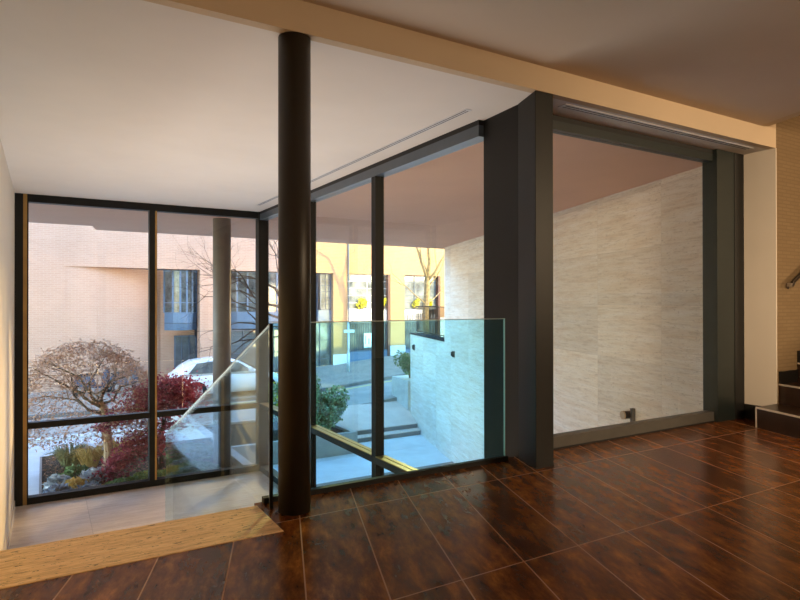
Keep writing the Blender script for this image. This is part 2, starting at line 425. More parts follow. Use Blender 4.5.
# ------------------------------------------------------------------ balustrades
t = tag(empty('glass_balustrade', (1.22, 3.66, 0)), 'clear glass balustrade along the floor edge between round column and black pillar', 'balustrade')
MB().box(.02, 1.92, -.006, .006, .02, 1.118).build('glass_panel', M['glass_bal'], t)
MB().box(.02, 1.92, -.0062, .0062, 1.118, 1.124).build('polished_edge', M['glass_edge'], t)
MB().box(1.92, 1.925, -.007, .007, .02, 1.124).build('end_edge', M['glass_edge'], t)
MB().box(-.04, 1.94, -.026, .02, 0, .034).build('base_channel', M['black'], t)
t = tag(empty('stair_balustrade', (1.19, 3.54, 0)), 'sloping glass balustrade descending beside the travertine stair', 'balustrade')
s = .3727; L = 3.63
def slope_panel(x0, x1, zt, zb, y0=0, y1=L):
    pr = [(y0, zt-s*y0), (y0, zb-s*y0), (y1, zb-s*y1), (y1, zt-s*y1)]
    mb = MB(); a = [(x0, y, z) for y, z in pr]; b = [(x1, y, z) for y, z in pr]
    mb.poly(a); mb.poly(b[::-1])
    for i in range(4):
        j = (i+1) % 4; mb.quad(a[i], b[i], b[j], a[j])
    return mb
slope_panel(-.006, .006, 1.118, -.10).build('glass_panel', M['glass_stair'], t)
slope_panel(-.0063, .0063, 1.124, 1.118).build('polished_edge', M['glass_edge'], t)
MB().box(-.010, .010, -.016, 0, .0, 1.122).build('edge_strip', M['black'], t)
slope_panel(-.02, .02, -.06, -.22).build('base_channel', M['black'], t)

# ------------------------------------------------------------------ right: steps going up, handrail
t = tag(empty('brown_staircase', (6.12, BY, 0)), 'dark brown steps with pale nosing rising along the brick wall at right', 'staircase')
xs = [0, .43, .80, 1.17, 1.54, 1.91, 2.28]
for k, x in enumerate(xs):
    a = Vector((x, -.004)); b = a - DV*2.6; e = Vector((4.3, -.004))
    c2 = Vector((4.3, b.y))
    pts = [tuple(a), tuple(b), tuple(c2), tuple(e)]
    st = MB().prism(pts, .2*k, .2*(k+1)).build('step', M['stepwood'], t)
    w = Vector((.012, 0)); o2 = Vector((-.006, 0))
    n1 = MB().prism([tuple(a+o2), tuple(b+o2), tuple(b+w), tuple(a+w)], .2*(k+1)-.012, .2*(k+1)+.004).build('nosing', M['nosing'], st)
    if k == 0:
        MB().prism([tuple(a+o2+Vector((0,.003))), tuple(a+o2-DV*.012), tuple(a+w-DV*.012), tuple(a+w+Vector((0,.003)))], 0, .19).build('corner_trim', M['nosing'], st)
    if k > 0:
        MB().box(x-.0, xs[k+1] if k+1 < len(xs) else 4.2, -.016, -.004, .2*(k+1), .2*(k+1)+.13).build('skirting', M['grout_dark'], st)
t = tag(empty('wall_handrail', (6.62, BY, 1.43)), 'dark metal handrail on the brick wall above the steps at far right', 'handrail')
MB().tube([(.02, -.075, .0), (.05, -.08, .02), (1.4, -.08, .78), (2.9, -.08, 1.62)], .021, 12).build('rail', M['handrail'], t, smooth=True)
for u in (.12, 1.3, 2.4):
    z = .02 + (u-.05)*.563
    MB().tube([(u, -.001, z-.07), (u, -.05, z-.075), (u, -.078, z-.02)], .009, 8).tube([(u, -.001, z-.07), (u, -.008, z-.07)], .03, 16).build('bracket', M['steel'], t, smooth=True)
MB().tube([(.005, -.074, -.006), (.022, -.075, .001)], .0225, 12).build('end_cap', M['steel'], t)

# ------------------------------------------------------------------ ceiling slot diffusers
def diffuser(lab, x0, x1, y0, y1):
    cx, c_y = (x0+x1)/2, (y0+y1)/2
    t = tag(empty('slot_diffuser', (cx, c_y, CZ)), lab, 'air diffuser', 'ceiling slot diffusers')
    hx, hy = (x1-x0)/2, (y1-y0)/2
    MB().box(-hx, hx, -hy, hy, -.004, 0).build('frame', M['slotframe'], t)
    if hx < hy:
        for a in (-.018, .010): MB().box(a, a+.008, -hy+.03, hy-.03, -.0055, -.004).build('slot', M['slot'], t)
    else:
        for a in (-.022, .012): MB().box(-hx+.03, hx-.03, a, a+.01, -.0055, -.004).build('slot', M['slot'], t)
diffuser('long slot diffuser in the white ceiling beside the long window', 2.985, 3.05, 3.95, 9.6)
diffuser('wide slot diffuser in the alcove ceiling above the right window', 3.6, 6.3, 3.44, 3.53)

# ------------------------------------------------------------------ exterior: soffit and building over it
SZ = 2.85
struct(MB().prism([(-12, 10.46), (3.44, 10.46), (3.44, 3.82), (19.4, 3.82), (19.4, 14.72), (1.0, 14.72), (.9, 14.25), (.9, 14.0), (-12, 14.0)], SZ, 3.2).build('ceiling_soffit', M['soffit']))
struct(MB().box(-12, 19.15, 3.74, 14.0, 3.2, 10.5).build('wall_upper', M['trav_wall']))  # unseen mass, with the roof block behind sized to block sun and sky
struct(MB().box(-12, 19.15, -4.8, 3.74, 5.72, 10.5).build('wall_roof', M['trav_wall']))
struct(MB().box(19.2, 34, 8.0, 14.6, -2.5, 3.1).build('wall_shade_block', M['concrete']))  # unseen block added to shade the foot of the facade
# round column outside, in front of the end window
t = tag(empty('round_column', (2.93, 11.57, -1.95)), 'grey round concrete column outside the end window', 'column')
o = cyl(MB(), 0, 0, .165, -.2, SZ+1.95).build('shaft', plain('grey column paint', (.21, .19, .17), .6), t)
for p in o.data.polygons: p.use_smooth = len(p.vertices) == 4

# travertine garden wall, at an angle
ang = math.atan2(.948, .318)
wl = struct(MB().box(0, 11.16, -.4, 0, -3.2, SZ).build('wall_travertine', M['trav_wall'], loc=(6.50, 3.76, 0), rot=ang))
wl2 = struct(MB().box(11.16, 15.50, -.4, 0, -3.2, .11).build('wall_travertine_low', M['trav_wall'], loc=(6.50, 3.76, 0), rot=ang))
struct(MB().box(11.16, 15.53, -.42, .03, .11, .15).build('trim_2', M['coping'], loc=(6.50, 3.76, 0), rot=ang))
def on_wall(u, v, z):   # u along, v outwards (towards the court)
    c, s_ = math.cos(ang), math.sin(ang)
    return (6.50 + u*c - v*s_, 3.76 + u*s_ + v*c, z)
t = tag(empty('black_railing', on_wall(11.3, -.2, .15), ang), 'black vertical bar railing on top of the low garden wall', 'railing')
for z in (.06, .95): MB().box(0, 4.1, -.015, .015, z, z+.035).build('rail', M['frame'], t)
for i in range(34):
    x = .03 + i*.1225
    MB().box(x-.008, x+.008, -.008, .008, 0 if i % 8 == 0 else .06, .97).build('bar', M['frame'], t)
# wall fittings
for u, z, w, h, lab in ((14.9, -.33, .10, .20, 'small dark fitting on the low end of the garden wall'), (10.25, -.18, .09, .17, 'small dark fitting on the tall garden wall beside the long window')):
    t = tag(empty('wall_fitting', on_wall(u, 0, z), ang), lab, 'wall fitting', 'fittings on the garden wall')
    MB().box(-w, w, 0, .03, -h/2, h/2).build('plate', M['frame_sill'], t)
    MB().box(-w*.8, -w*.1, .03, .06, -h*.4, h*.4).build('cover', M['frame'], t)
    MB().box(w*.25, w*.7, .03, .07, -h*.3, h*.35).build('lamp', M['black'], t)
t = tag(empty('wall_light', on_wall(1.91, 0, -.33), ang), 'small metal wall light low on the travertine seen through the right window', 'wall light')
MB().box(-.085, -.035, 0, .05, -.10, .10).build('bracket', M['frame_sill'], t)
MB().tube([(0, .0, 0), (0, .10, 0)], .05, 20).build('housing', M['black'], t)
MB().tube([(.045, 0, -.01), (.045, .12, -.01)], .06, 20).build('shade', plain('tan lamp shade', (.45, .34, .22), .4), t)

# ------------------------------------------------------------------ exterior ground
def zs(x, y):
    a = x - 8.8
    sp_ = math.log1p(math.exp(a*1.5))/1.5 if a < 12 else a
    return -2.6 + .095*sp_ + .02*(y-20)
def grid(name, mat, x0, x1, y0, y1, zf, nx=40, ny=6, dz=0, thick=.25):
    mb = MB()
    for i in range(nx):
        for j in range(ny):
            xa, xb = x0+(x1-x0)*i/nx, x0+(x1-x0)*(i+1)/nx
            ya, yb = y0+(y1-y0)*j/ny, y0+(y1-y0)*(j+1)/ny
            mb.quad((xa,ya,zf(xa,ya)+dz), (xb,ya,zf(xb,ya)+dz), (xb,yb,zf(xb,yb)+dz), (xa,yb,zf(xa,yb)+dz))
    for i in range(nx):
        xa, xb = x0+(x1-x0)*i/nx, x0+(x1-x0)*(i+1)/nx
        mb.quad((xa,y0,zf(xa,y0)+dz-thick), (xb,y0,zf(xb,y0)+dz-thick), (xb,y0,zf(xb,y0)+dz), (xa,y0,zf(xa,y0)+dz))
    return struct(mb.build(name, mat))
grid('street', M['asphalt'], -20, 45, 19.6, 23.0, zs)
grid('sidewalk', M['sidewalk'], -20, 45, 23.0, 28.3, zs, dz=.12)
grid('kerb', plain('dark street kerb', (.16, .15, .14), .8), -20, 45, 22.86, 23.02, zs, ny=1, dz=.125)
grid('road_marking', M['yellowline'], 6, 45, 22.45, 22.6, zs, ny=1, dz=.006, thick=.004)
def zl(x, y): return -1.95 - .078*(y-11)
M['forecourt'] = plain('grey white forecourt paving', (.50, .50, .50), .75, 0, .3, .08, 2)
grid('forecourt', M['forecourt'], -14, 3.55, 10.46, 19.6, zl, nx=8, ny=12)
grid('kerb', M['kerb'], -14, 3.55, 19.25, 19.6, lambda x, y: -2.52, nx=4, ny=1)
struct(MB().box(3.44, 12.6, 3.84, 18.0, -3.5, -3.2).build('court_floor', M['paving']))
struct(MB().box(3.55, 9.8, 13.30, 13.62, -3.2, -3.185).build('drain_channel', M['riser']))
struct(MB().box(3.36, 3.6, 10.46, 19.6, -3.4, -1.98).build('wall_retaining', M['concrete']))
# steps up to the street
t = tag(empty('court_steps', (9.6, 17.0, -3.2)), 'two pale stone steps leading up from the court to the street', 'steps')
MB().prism([(-1.6, 0), (1.33, 0), (1.46, .40), (-1.6, .40)], 0, .15).build('step', M['pave_step'], t)
mb = MB().prism([(-1.6, .40), (1.46, .40), (1.79, 1.42), (2.3, 2.62), (-1.6, 2.62)], 0, lambda x, y: .30 + (y-.40)*.19)
mb.build('landing', M['pave_step'], t)
MB().box(-1.6, 1.32, -.004, 0, 0, .125).build('riser', M['riser'], t)
MB().box(-1.6, 1.44, .396, .40, .15, .275).build('riser', M['riser'], t)

# ------------------------------------------------------------------ planters
def shrub(name, lab, cat, mats, cx, cyy, z0, rx, ry, h, n, size, seed, group=None, tip=None):
    rng = random.Random(seed)
    t = tag(empty(name, (cx, cyy, z0)), lab, cat, group)
    st = MB(); lf = MB()
    for i in range(14):
        a = rng.uniform(0, 2*PI); r = rng.uniform(.3, .8)
        e = Vector((rx*r*math.cos(a), ry*r*math.sin(a), h*rng.uniform(.55, .95)))
        st.tube([(0,0,-.02), e*.5 + Vector((0,0,.05*h)), e], [.012*h+.004, .008, .003], 4)
    blobs = [(rng.uniform(-.6,.6)*rx, rng.uniform(-.6,.6)*ry, h*rng.uniform(.35,.75), rng.uniform(.3,.5)) for _ in range(9)]
    for i in range(n):
        b = rng.choice(blobs)
        d = Vector((rng.gauss(0,1), rng.gauss(0,1), rng.gauss(0,1))).normalized()*rng.uniform(.55, 1.0)
        p = Vector((b[0] + d.x*rx*b[3]*1.1, b[1] + d.y*ry*b[3]*1.1, max(.03, b[2] + d.z*h*b[3]*.7)))
        lf.cur = rng.choices(range(len(mats)), weights=[3]+[1]*(len(mats)-1))[0]
        lf.leaf(p, size, rng)
    st.build('stems', M['bark'], t); lf.build('foliage', mats, t)
    return t
t = tag(empty('concrete_planter', (5.8, 17.5, -3.2)), 'long concrete planter holding round shrubs beside the court steps', 'planter')
mb = MB(); mb.box(-2.2, 2.2, -1.6, -1.45, 0, .62); mb.box(2.05, 2.2, -1.45, 1.9, 0, .62); mb.box(-2.2, -2.05, -1.45, 1.9, 0, .62); mb.box(-2.2, 2.2, 1.75, 1.9, 0, .62)
mb.build('walls', M['concrete'], t); MB().box(-2.05, 2.05, -1.45, 1.75, .0, .54).build('soil', M['soil'], t)
G, O, Y_ = M['leaf_green'], M['leaf_olive'], M['leaf_yellow']
G2 = leafmat('soft green leaves', (.16, .25, .10), (.36, .48, .24), (.62, .66, .46))
P2 = leafmat('pale blossoming leaves', (.46, .44, .28), (.70, .62, .50), (.85, .74, .68))
shrub('round_shrub', 'dense green rounded shrub at the near corner of the concrete planter', 'shrub', [G2, G2, O], 7.15, 16.75, -2.68, .95, .75, 1.45, 3600, .10, 1, 'planter shrubs')
shrub('round_shrub', 'pale olive shrub left of the dense green one in the concrete planter', 'shrub', [G2, P2, Y_], 6.0, 16.9, -2.68, .85, .7, 1.6, 2600, .10, 2, 'planter shrubs')
shrub('round_shrub', 'pale loose shrub at the back of the concrete planter towards the street', 'shrub', [P2, G2, O], 7.0, 18.35, -2.68, .95, .75, 2.0, 2600, .10, 3, 'planter shrubs')
t = tag(empty('concrete_planter', (11.80, 19.35, -2.75)), 'tall pale concrete planter against the end of the garden wall', 'planter')
MB().prism([(-.42, -.80), (.2, -.80), (.75, .75), (-.2, .75)], 0, 1.15).build('walls', M['concrete'], t)
shrub('round_shrub', 'small bush on the tall planter at the end of the garden wall', 'shrub', [G, O], 11.85, 19.2, -1.62, .55, .65, 1.05, 1600, .09, 4, 'planter shrubs')

# ------------------------------------------------------------------ trees
def grow(mb, p, d, L, r, depth, rng, spread=.6, up=.1, kids_=(2, 3), seg=5, tips=None, bend=.18, shrink=.72):
    pts = [Vector(p)]; rad = [r]; d = Vector(d).normalized(); ns = 4
    for i in range(ns):
        d = (d + Vector((rng.gauss(0, bend), rng.gauss(0, bend), rng.gauss(0, bend)+up*.3))).normalized()
        pts.append(pts[-1] + d*L/ns); rad.append(r*(1 - .5*(i+1)/ns))
    mb.tube(pts, rad, seg if depth > 1 else 3, cap=False)
    if tips is not None and depth <= 1: tips.append((pts[-1].copy(), d.copy()))
    if depth == 0: return
    for k in range(rng.randint(*kids_)):
        i = rng.choice([2, 3, 4, 4]) if k else 4
        ax = d.orthogonal().normalized(); ax.rotate(Matrix.Rotation(rng.uniform(0, 2*PI), 3, d))
        nd = (d + ax*spread*rng.uniform(.6, 1.3) + Vector((0, 0, up))).normalized()
        grow(mb, pts[i], nd, L*shrink*rng.uniform(.75, 1.15), rad[i]*.8, depth-1, rng, spread, up, kids_, seg, tips, bend, shrink)

# bare street tree on the right (casts its shadow on the sunlit facade)
rng = random.Random(11)
bx, by = 15.7, 23.9; bz = zs(bx, by) + .1
t = tag(empty('street_tree', (bx, by, bz)), 'bare tree with mossy trunk standing before the sunlit facade', 'tree')
tr = MB(); tr.tube([(0,0,-.1), (.03,0,1.2), (-.04,.02,2.4), (.02,0,3.3), (.05,0,4.2)], [.20,.16,.15,.15,.13], 8, cap=False)
tr.build('trunk', M['bark_moss'], t)
br = MB()
for p, d, L, r in (((.05,0,4.2), (-.22,.05,1), 2.6, .11), ((.05,0,4.2), (.06,.1,1), 2.8, .10), ((.04,0,4.0), (.45,-.1,.9), 2.4, .08), ((.03,0,3.0), (.9,.1,.55), 1.7, .04), ((.0,0,2.9), (-.9,-.1,.6), 1.5, .035), ((.03,0,3.6), (.8,.3,.75), 1.9, .04), ((.05,0,4.1),(-.8,-.2,.7),2.0,.045)):
    grow(br, p, d, L, r, 3, rng, .55, .12)
br.build('branches', M['bark_moss'], t)
# bare tree whose trunk stands behind the dark column
rng = random.Random(5)
bx, by = 7.45, 20.3; bz = zs(bx, by)
t = tag(empty('street_tree', (bx, by, bz)), 'bare tree behind the dark column spreading fine twigs over the bay windows', 'tree')
tr = MB(); tr.tube([(0,0,-.1), (.0,0,1.2), (.02,.02,2.6), (0,0,3.6)], [.13,.11,.10,.09], 8, cap=False); tr.build('trunk', M['bark_twig'], t)
br = MB()
for p, d, L, r in (((0,0,3.4), (-.9,-.1,.75), 1.9, .045), ((0,0,3.0), (-1,.0,.35), 1.7, .035), ((0,0,3.6), (-.45,.1,1), 1.8, .05), ((0,0,3.6), (.4,.1,1), 1.6, .05), ((0,0,3.5), (.1,-.4,1), 1.5, .04), ((0,0,3.2), (-.8,-.2,.5), 1.8, .035), ((0,0,2.7),(-1,-.1,.15),1.6,.028)):
    grow(br, p, d, L*1.08, r*1.5, 4, rng, .55, .02, (2, 3), 4)
br.build('branches', M['bark_twig'], t)

# laceleaf maple with pale trunk in the bed: a dome of dry twigs
rng = random.Random(21)
t = tag(empty('laceleaf_maple', (1.06, 12.5, -1.92)), 'domed laceleaf maple with pale trunk and dry tan twigs in the bed', 'tree')
tr = MB(); tr.tube([(0.02,0,-.05), (.0,.0,.35), (-.03,0,.8), (-.08,0,1.15), (-.14,-.02,1.32)], [.12,.085,.075,.07,.05], 10, cap=False)
for i in range(5):
    a = 2*PI*i/5+.4; tr.tube([(.16*math.cos(a), .16*math.sin(a), -.04), (.07*math.cos(a), .07*math.sin(a), .12), (0,0,.4)], [.05,.045,.05], 6)
tr.build('trunk', M['bark_pale'], t)
br = MB(); tw = MB(); lf = MB()
cx0 = -.38
def dome(u, a):   # point on the crown; u 0 top .. 1 rim
    rr = 1.13*math.sin(u*PI/2)
    return Vector((cx0 + rr*math.cos(a), .0 + rr*.75*math.sin(a), 1.35 + 1.12*math.cos(u*PI/2)))
for i in range(11):
    a = 2*PI*i/11 + rng.uniform(-.2, .2); u = rng.uniform(.35, .9)
    e = dome(u, a); e.z -= .12; s0 = Vector((-.12, 0, rng.uniform(1.05, 1.42)))
    mid = s0.lerp(e, .5) + Vector((rng.gauss(0,.12), rng.gauss(0,.12), rng.uniform(-.05, .12)))
    q1 = s0.lerp(mid, .5) + Vector((rng.gauss(0,.09), rng.gauss(0,.09), rng.gauss(-.03,.08)))
    br.tube([s0, q1, mid, e], [.03, .024, .018, .008], 5, cap=False)
    for k in range(8):
        s1 = mid.lerp(e, rng.uniform(0, 1)); e1 = dome(min(1.15, max(.05, u + rng.uniform(-.35, .4))), a + rng.uniform(-.5, .5))
        m1 = s1.lerp(e1, .5) + Vector((rng.gauss(0,.05), rng.gauss(0,.05), .08))
        tw.tube([s1, m1, e1], [.008, .006, .003], 3, cap=False)
for i in range(7200):
    u = rng.random()**.6*1.3; a = rng.uniform(0, 2*PI)
    p = dome(min(u, 1.12), a); p.z -= rng.uniform(0, .24) + max(0, u-.85)*.45
    p += Vector((rng.gauss(0,.04), rng.gauss(0,.04), rng.gauss(0,.03)))
    d = Vector((math.cos(a)+rng.gauss(0,.6), math.sin(a)+rng.gauss(0,.6), -.25+rng.gauss(0,.35))).normalized()
    q2 = p + d*rng.uniform(.04, .13)
    if i % 2: tw.tube([p, q2], [.003, .002], 3, cap=False)
    lf.leaf(q2, .046, rng, .5)
br.build('branches', M['bark'], t); tw.build('twigs', plain('tan twig bark', (.32, .19, .13), .9), t)
for i in range(90):
    p = dome(rng.uniform(.2,.5), rng.uniform(-.3,.8)) - Vector((0,.1,rng.uniform(.1,.3))); lf.leaf(p, .06, rng)
lf.build('leaves', M['leaf_tan'], t)

# red weeping maple
rng = random.Random(31)
t = tag(empty('red_maple', (1.95, 12.1, -1.92)), 'crimson weeping maple with thin dark stems in the planted bed', 'tree')
st = MB(); lf = MB()
#       centre(x,y,z) rel, radii, n
pads = [((.20, .1, 1.62), (.50, .45, .17), 1300), ((-.15, .0, 1.46), (.62, .5, .17), 1500), ((.30,-.1,1.30), (.48,.4,.16), 900),
        ((-.35, -.05, 1.22), (.55, .4, .15), 1000), ((.0,.15,1.10),(.6,.4,.14),700), ((-.78, -.1, 1.02), (.34, .3, .10), 420), ((-1.02, -.1, .93), (.22, .2, .06), 160),
        ((-.42, -.15, .72), (.34, .3, .16), 500), ((-.20, -.2, .50), (.32, .3, .16), 420), ((-.60, -.2, .45), (.22, .25, .13), 260), ((-.86, -.25, .30), (.20, .22, .16), 420), ((-.95,-.3,.12),(.18,.2,.10),260), ((-.75,-.4,.36),(.28,.2,.14),420), ((-.55,-.35,.62),(.30,.2,.12),380), ((-.1,-.35,.68),(.3,.25,.14),420), ((-.95,-.45,.18),(.26,.2,.10),320), ((.35,.1,1.45),(.4,.4,.14),700), ((.12,.0,.85),(.3,.3,.1),260)]
for k in range(3):
    b = Vector((rng.uniform(-.08,.08), rng.uniform(-.05,.05), -.04)); 
    st.tube([b, b + Vector((rng.gauss(0,.06), 0, .45)), b + Vector((rng.gauss(0,.09), 0, .95)), b + Vector((rng.gauss(0,.12), 0, 1.4))], [.028,.022,.017,.010], 6)
for (c, rr, n) in pads:
    c = Vector(c); rr = Vector(rr)
    s0 = Vector((0, 0, max(.3, min(1.4, c.z+.15))))
    st.tube([s0, s0.lerp(c, .5) + Vector((0,0,.12)), c], [.014, .010, .005], 4, cap=False)
    for i in range(10):
        d = Vector((rng.uniform(-1,1)*rr.x, rng.uniform(-1,1)*rr.y, -rng.uniform(0,.8)*rr.z))
        st.tube([c, c + d*.5 + Vector((0,0,.03)), c + d], [.005,.004,.002], 3, cap=False)
    for i in range(n):
        d = Vector((rng.gauss(0,.5), rng.gauss(0,.5), rng.gauss(0,.5)))
        p = c + Vector((d.x*rr.x, d.y*rr.y, d.z*rr.z - .35*(d.x*d.x+d.y*d.y)*rr.z))
        lf.leaf(p, .055, rng, .4)
st.build('stems', M['bark_dark'], t); lf.build('leaves', M['leaf_red'], t)

# the planted bed
t = tag(empty('planting_bed', (1.6, 12.3, -1.95)), 'raised planting bed of dark soil edged in metal outside the end window', 'planting bed')
MB().box(-1.62, 1.72, -1.75, 1.75, -.1, .06).build('soil', M['soil'], t)
mb = MB(); mb.box(-1.66, -1.62, -1.75, 1.79, -.1, .10); mb.box(-1.62, 1.72, 1.75, 1.79, -.35, .10); mb.build('edging', M['riser'], t)
lv = MB(); rng = random.Random(8)
for i in range(2600):
    lv.leaf((rng.uniform(-1.6, 1.6), rng.uniform(-1.7, 1.7), .075 + rng.uniform(0, .015)), .05, rng, .8)
lv.build('leaf_litter', M['leaf_brown'], t)['kind'] = 'stuff'
def clump(name, lab, cat, mat, cx, cyy, r, h, n, size, seed, grp='bed plants'):
    rng = random.Random(seed); t = tag(empty(name, (cx, cyy, -1.89)), lab, cat, grp); st = MB(); lf = MB()
    for i in range(max(6, n//40)):
        a = rng.uniform(0, 2*PI); q = rng.random()**.5*r
        st.tube([(q*.4*math.cos(a), q*.4*math.sin(a), -.02), (q*math.cos(a), q*math.sin(a), h*rng.uniform(.5,1))], [.006,.003], 3)
    for i in range(n):
        a = rng.uniform(0, 2*PI); q = rng.random()**.5*r
        lf.leaf((q*math.cos(a), q*math.sin(a), .02 + h*(1-(q/r)**2*.6)*rng.uniform(.3, 1.05)), size, rng, .3)
    st.build('stems', M['bark'], t); lf.build('leaves', mat, t); return t
def grass(name, lab, cat, mat, cx, cyy, r, h, n, seed, grp='bed plants'):
    rng = random.Random(seed); o = MB()
    for i in range(n):
        a = rng.uniform(0, 2*PI); q = rng.uniform(.1, .35)*r; e = rng.uniform(.5, 1.1)*r
        c_, s_ = math.cos(a), math.sin(a); hh = h*rng.uniform(.6, 1.1)
        o.tube([(q*c_, q*s_, -.02), ((q+e)*.5*c_, (q+e)*.5*s_, hh*.9), (e*c_*1.1, e*s_*1.1, hh*.75)], [.006,.005,.001], 3, cap=False)
    return tag(o.build(name, mat, loc=(cx, cyy, -1.89)), lab, cat, grp)
clump('ground_cover', 'low green ground cover plant under the red maple near the glass', 'plant', [M['leaf_green']], 1.62, 11.0, .46, .22, 1300, .075, 41)
clump('ground_cover', 'green ground cover left of the window mullion in front of the pale trunk', 'plant', [M['leaf_green']], 1.12, 10.98, .32, .16, 700, .07, 51)
clump('ground_cover', 'bright green ground cover right of the window mullion near the glass', 'plant', [M['leaf_green']], 2.3, 11.2, .5, .22, 1300, .075, 42)
clump('ground_cover', 'green ground cover by the foot of the outdoor column', 'plant', [M['leaf_olive']], 2.55, 12.6, .5, .25, 1000, .075, 43)
PW = leafmat('pale mottled leaves', (.18, .24, .28), (.48, .52, .55), (.78, .76, .72))
clump('leafy_perennial', 'blue grey leafy plant in the left corner of the bed', 'plant', [M['leaf_blue']], .2, 10.95, .2, .24, 130, .12, 44)
clump('leafy_perennial', 'pale mottled leafy plant along the left edge of the bed', 'plant', [PW], .22, 11.6, .22, .22, 130, .13, 45)
clump('leafy_perennial', 'blue grey leafy plant second from the left corner by the glass', 'plant', [M['leaf_blue']], .62, 10.9, .2, .22, 120, .12, 52)
clump('leafy_perennial', 'pale leafy plant at the foot of the pale maple trunk', 'plant', [PW], .78, 11.75, .24, .22, 140, .12, 46)
clump('leafy_perennial', 'yellow tinged leafy plant amid the blue grey plants', 'plant', [M['leaf_gold']], .47, 11.3, .18, .22, 90, .11, 47)
clump('leafy_perennial', 'small green leafy plant between the pale plants and golden grass', 'plant', [M['leaf_green']], .5, 12.1, .24, .24, 160, .11, 53)
grass('ornamental_grass', 'olive grass tuft at the back left of the bed', 'grass', M['leaf_olive'], .45, 13.2, .42, .42, 260, 48)
grass('ornamental_grass', 'golden grass tuft left of the pale maple trunk', 'grass', M['leaf_gold'], .78, 12.95, .36, .40, 260, 49)
grass('ornamental_grass', 'small golden grass behind the pale maple trunk', 'grass', M['leaf_gold'], 1.3, 13.4, .36, .40, 240, 50)

# ------------------------------------------------------------------ building across the street
FY = 28.0
bd = tag(empty('brick_building', (8, FY, -2.5)), 'pink brick building with blue bay windows across the street', 'building')
def fp(mb, name, mat, parent=bd, smooth=False):
    o = mb.build(name, mat, parent, smooth=smooth); 
    o.matrix_parent_inverse = Matrix.Translation(-bd.location) if parent is bd else Matrix.Identity(4)
    return o
ZB = -3.2
fp(MB().box(-16, .76, FY, FY+.6, ZB, 8), 'wall', M['brick_pink'])
fp(MB().box(.76, 11.6, FY, FY+.6, 2.75, 8), 'upper_band', M['brick_pink'])
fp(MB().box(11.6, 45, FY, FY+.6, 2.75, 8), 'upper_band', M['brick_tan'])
# concave lower wall
mb = MB(); n = 18; pts = []
for i in range(n+1):
    u = i/n; pts.append((.76 + u*3.9, FY + .02 + 1.5*u**1.8))
for i in range(n):
    a, b = pts[i], pts[i+1]; mb.quad((a[0],a[1],ZB), (b[0],b[1],ZB), (b[0],b[1],2.75), (a[0],a[1],2.75))
mb.quad((pts[-1][0], pts[-1][1], ZB), (6.12, pts[-1][1]-.3, ZB), (6.12, pts[-1][1]-.3, 2.75), (pts[-1][0], pts[-1][1], 2.75))
fp(mb, 'curved_wall', M['brick_pink'])
fp(MB().box(.76, 45, FY+2.0, FY+2.2, ZB, 3), 'inner_wall', M['bluedark'])
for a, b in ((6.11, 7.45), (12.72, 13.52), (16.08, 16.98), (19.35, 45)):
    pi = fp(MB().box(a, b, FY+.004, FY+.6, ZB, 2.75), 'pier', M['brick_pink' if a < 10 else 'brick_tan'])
    fp(MB().box(a-.02, b+.02, FY-.03, FY+.02, ZB, zs((a+b)/2, FY)+.62), 'plinth', M['plinth'])
# bays
def bay(x0, x1, y_end, bulge, nseg, base_x1=None):
    arc = [(x0+(x1-x0)*i/nseg, y_end - bulge*math.sin(PI*min(1, (i/nseg)*1.0))**.7) for i in range(nseg+1)]
    g = MB(); 
    for i in range(nseg): a, b = arc[i], arc[i+1]; g.quad((a[0],a[1],.78), (b[0],b[1],.78), (b[0],b[1],2.72), (a[0],a[1],2.72))
    w = fp(g, 'bay_window', M['pane_bay'], smooth=False)
    fr = MB()
    for i in range(nseg+1):
        x, y = arc[i]; fr.box(x-.035, x+.035, y-.05, y+.03, .78, 2.72)
    for i in range(nseg):
        a, b = arc[i], arc[i+1]
        for z in (.80, 1.25, 2.68): fr.tube([(a[0],a[1]-.01,z), (b[0],b[1]-.01,z)], .022, 4)
    o = fr.build('frame', M['blue'], w); 
    def band(z0, z1, s0, s1):
        q = MB(); e0 = [(x, y_end+(y-y_end)*s0 - .05) for x, y in arc]; e1 = [(x, y_end+(y-y_end)*s1 - .05) for x, y in arc]
        for i in range(nseg):
            q.quad((*e0[i], z0), (*e0[i+1], z0), (*e1[i+1], z1), (*e1[i], z1))
            q.quad((e0[i][0], y_end, z0), (e0[i+1][0], y_end, z0), (*e0[i+1], z0), (*e0[i], z0))
            q.quad((*e1[i], z1), (*e1[i+1], z1), (e1[i+1][0], y_end, z1), (e1[i][0], y_end, z1))
        return q
    fp(band(.34, .78, 1.08, 1.08), 'blue_panel', M['blue'])
    fp(band(.30, .34, 1.0, 1.0), 'groove', M['bluedark'])
    fp(band(.0, .30, .92, 1.05), 'blue_panel', M['blue'])
bay(4.72, 6.13, FY+.9, .75, 5)
bay(7.45, 12.1, FY+.7, .55, 10)
# windows: upper glazing with muntins, each with its own pane
def win(x0, x1, z0, z1, rows, cols, pane, frame, rec=.30, name='window', tk=.03):
    fr = MB(); y = FY+rec
    fr.box(x0, x0+.06, y-.05, y, z0, z1); fr.box(x1-.06, x1, y-.05, y, z0, z1); fr.box(x0, x1, y-.05, y, z1-.06, z1); fr.box(x0, x1, y-.05, y, z0, z0+.06)
    for i in range(1, rows): z = z0+(z1-z0)*i/rows; fr.box(x0, x1, y-.045, y, z-tk/2, z+tk/2)
    for i in range(1, cols): x = x0+(x1-x0)*i/cols; fr.box(x-tk/2, x+tk/2, y-.045, y, z0, z1)
    w = fp(fr, name, frame)
    MB().box(x0, x1, y, y+.02, z0, z1).build('pane', pane, w)
    return w
win(12.1, 12.72, .86, 2.75, 6, 2, M['pane_pale'], M['bluedark'])
win(13.52, 16.08, .86, 2.75, 5, 2, M['pane_pale'], M['white'])
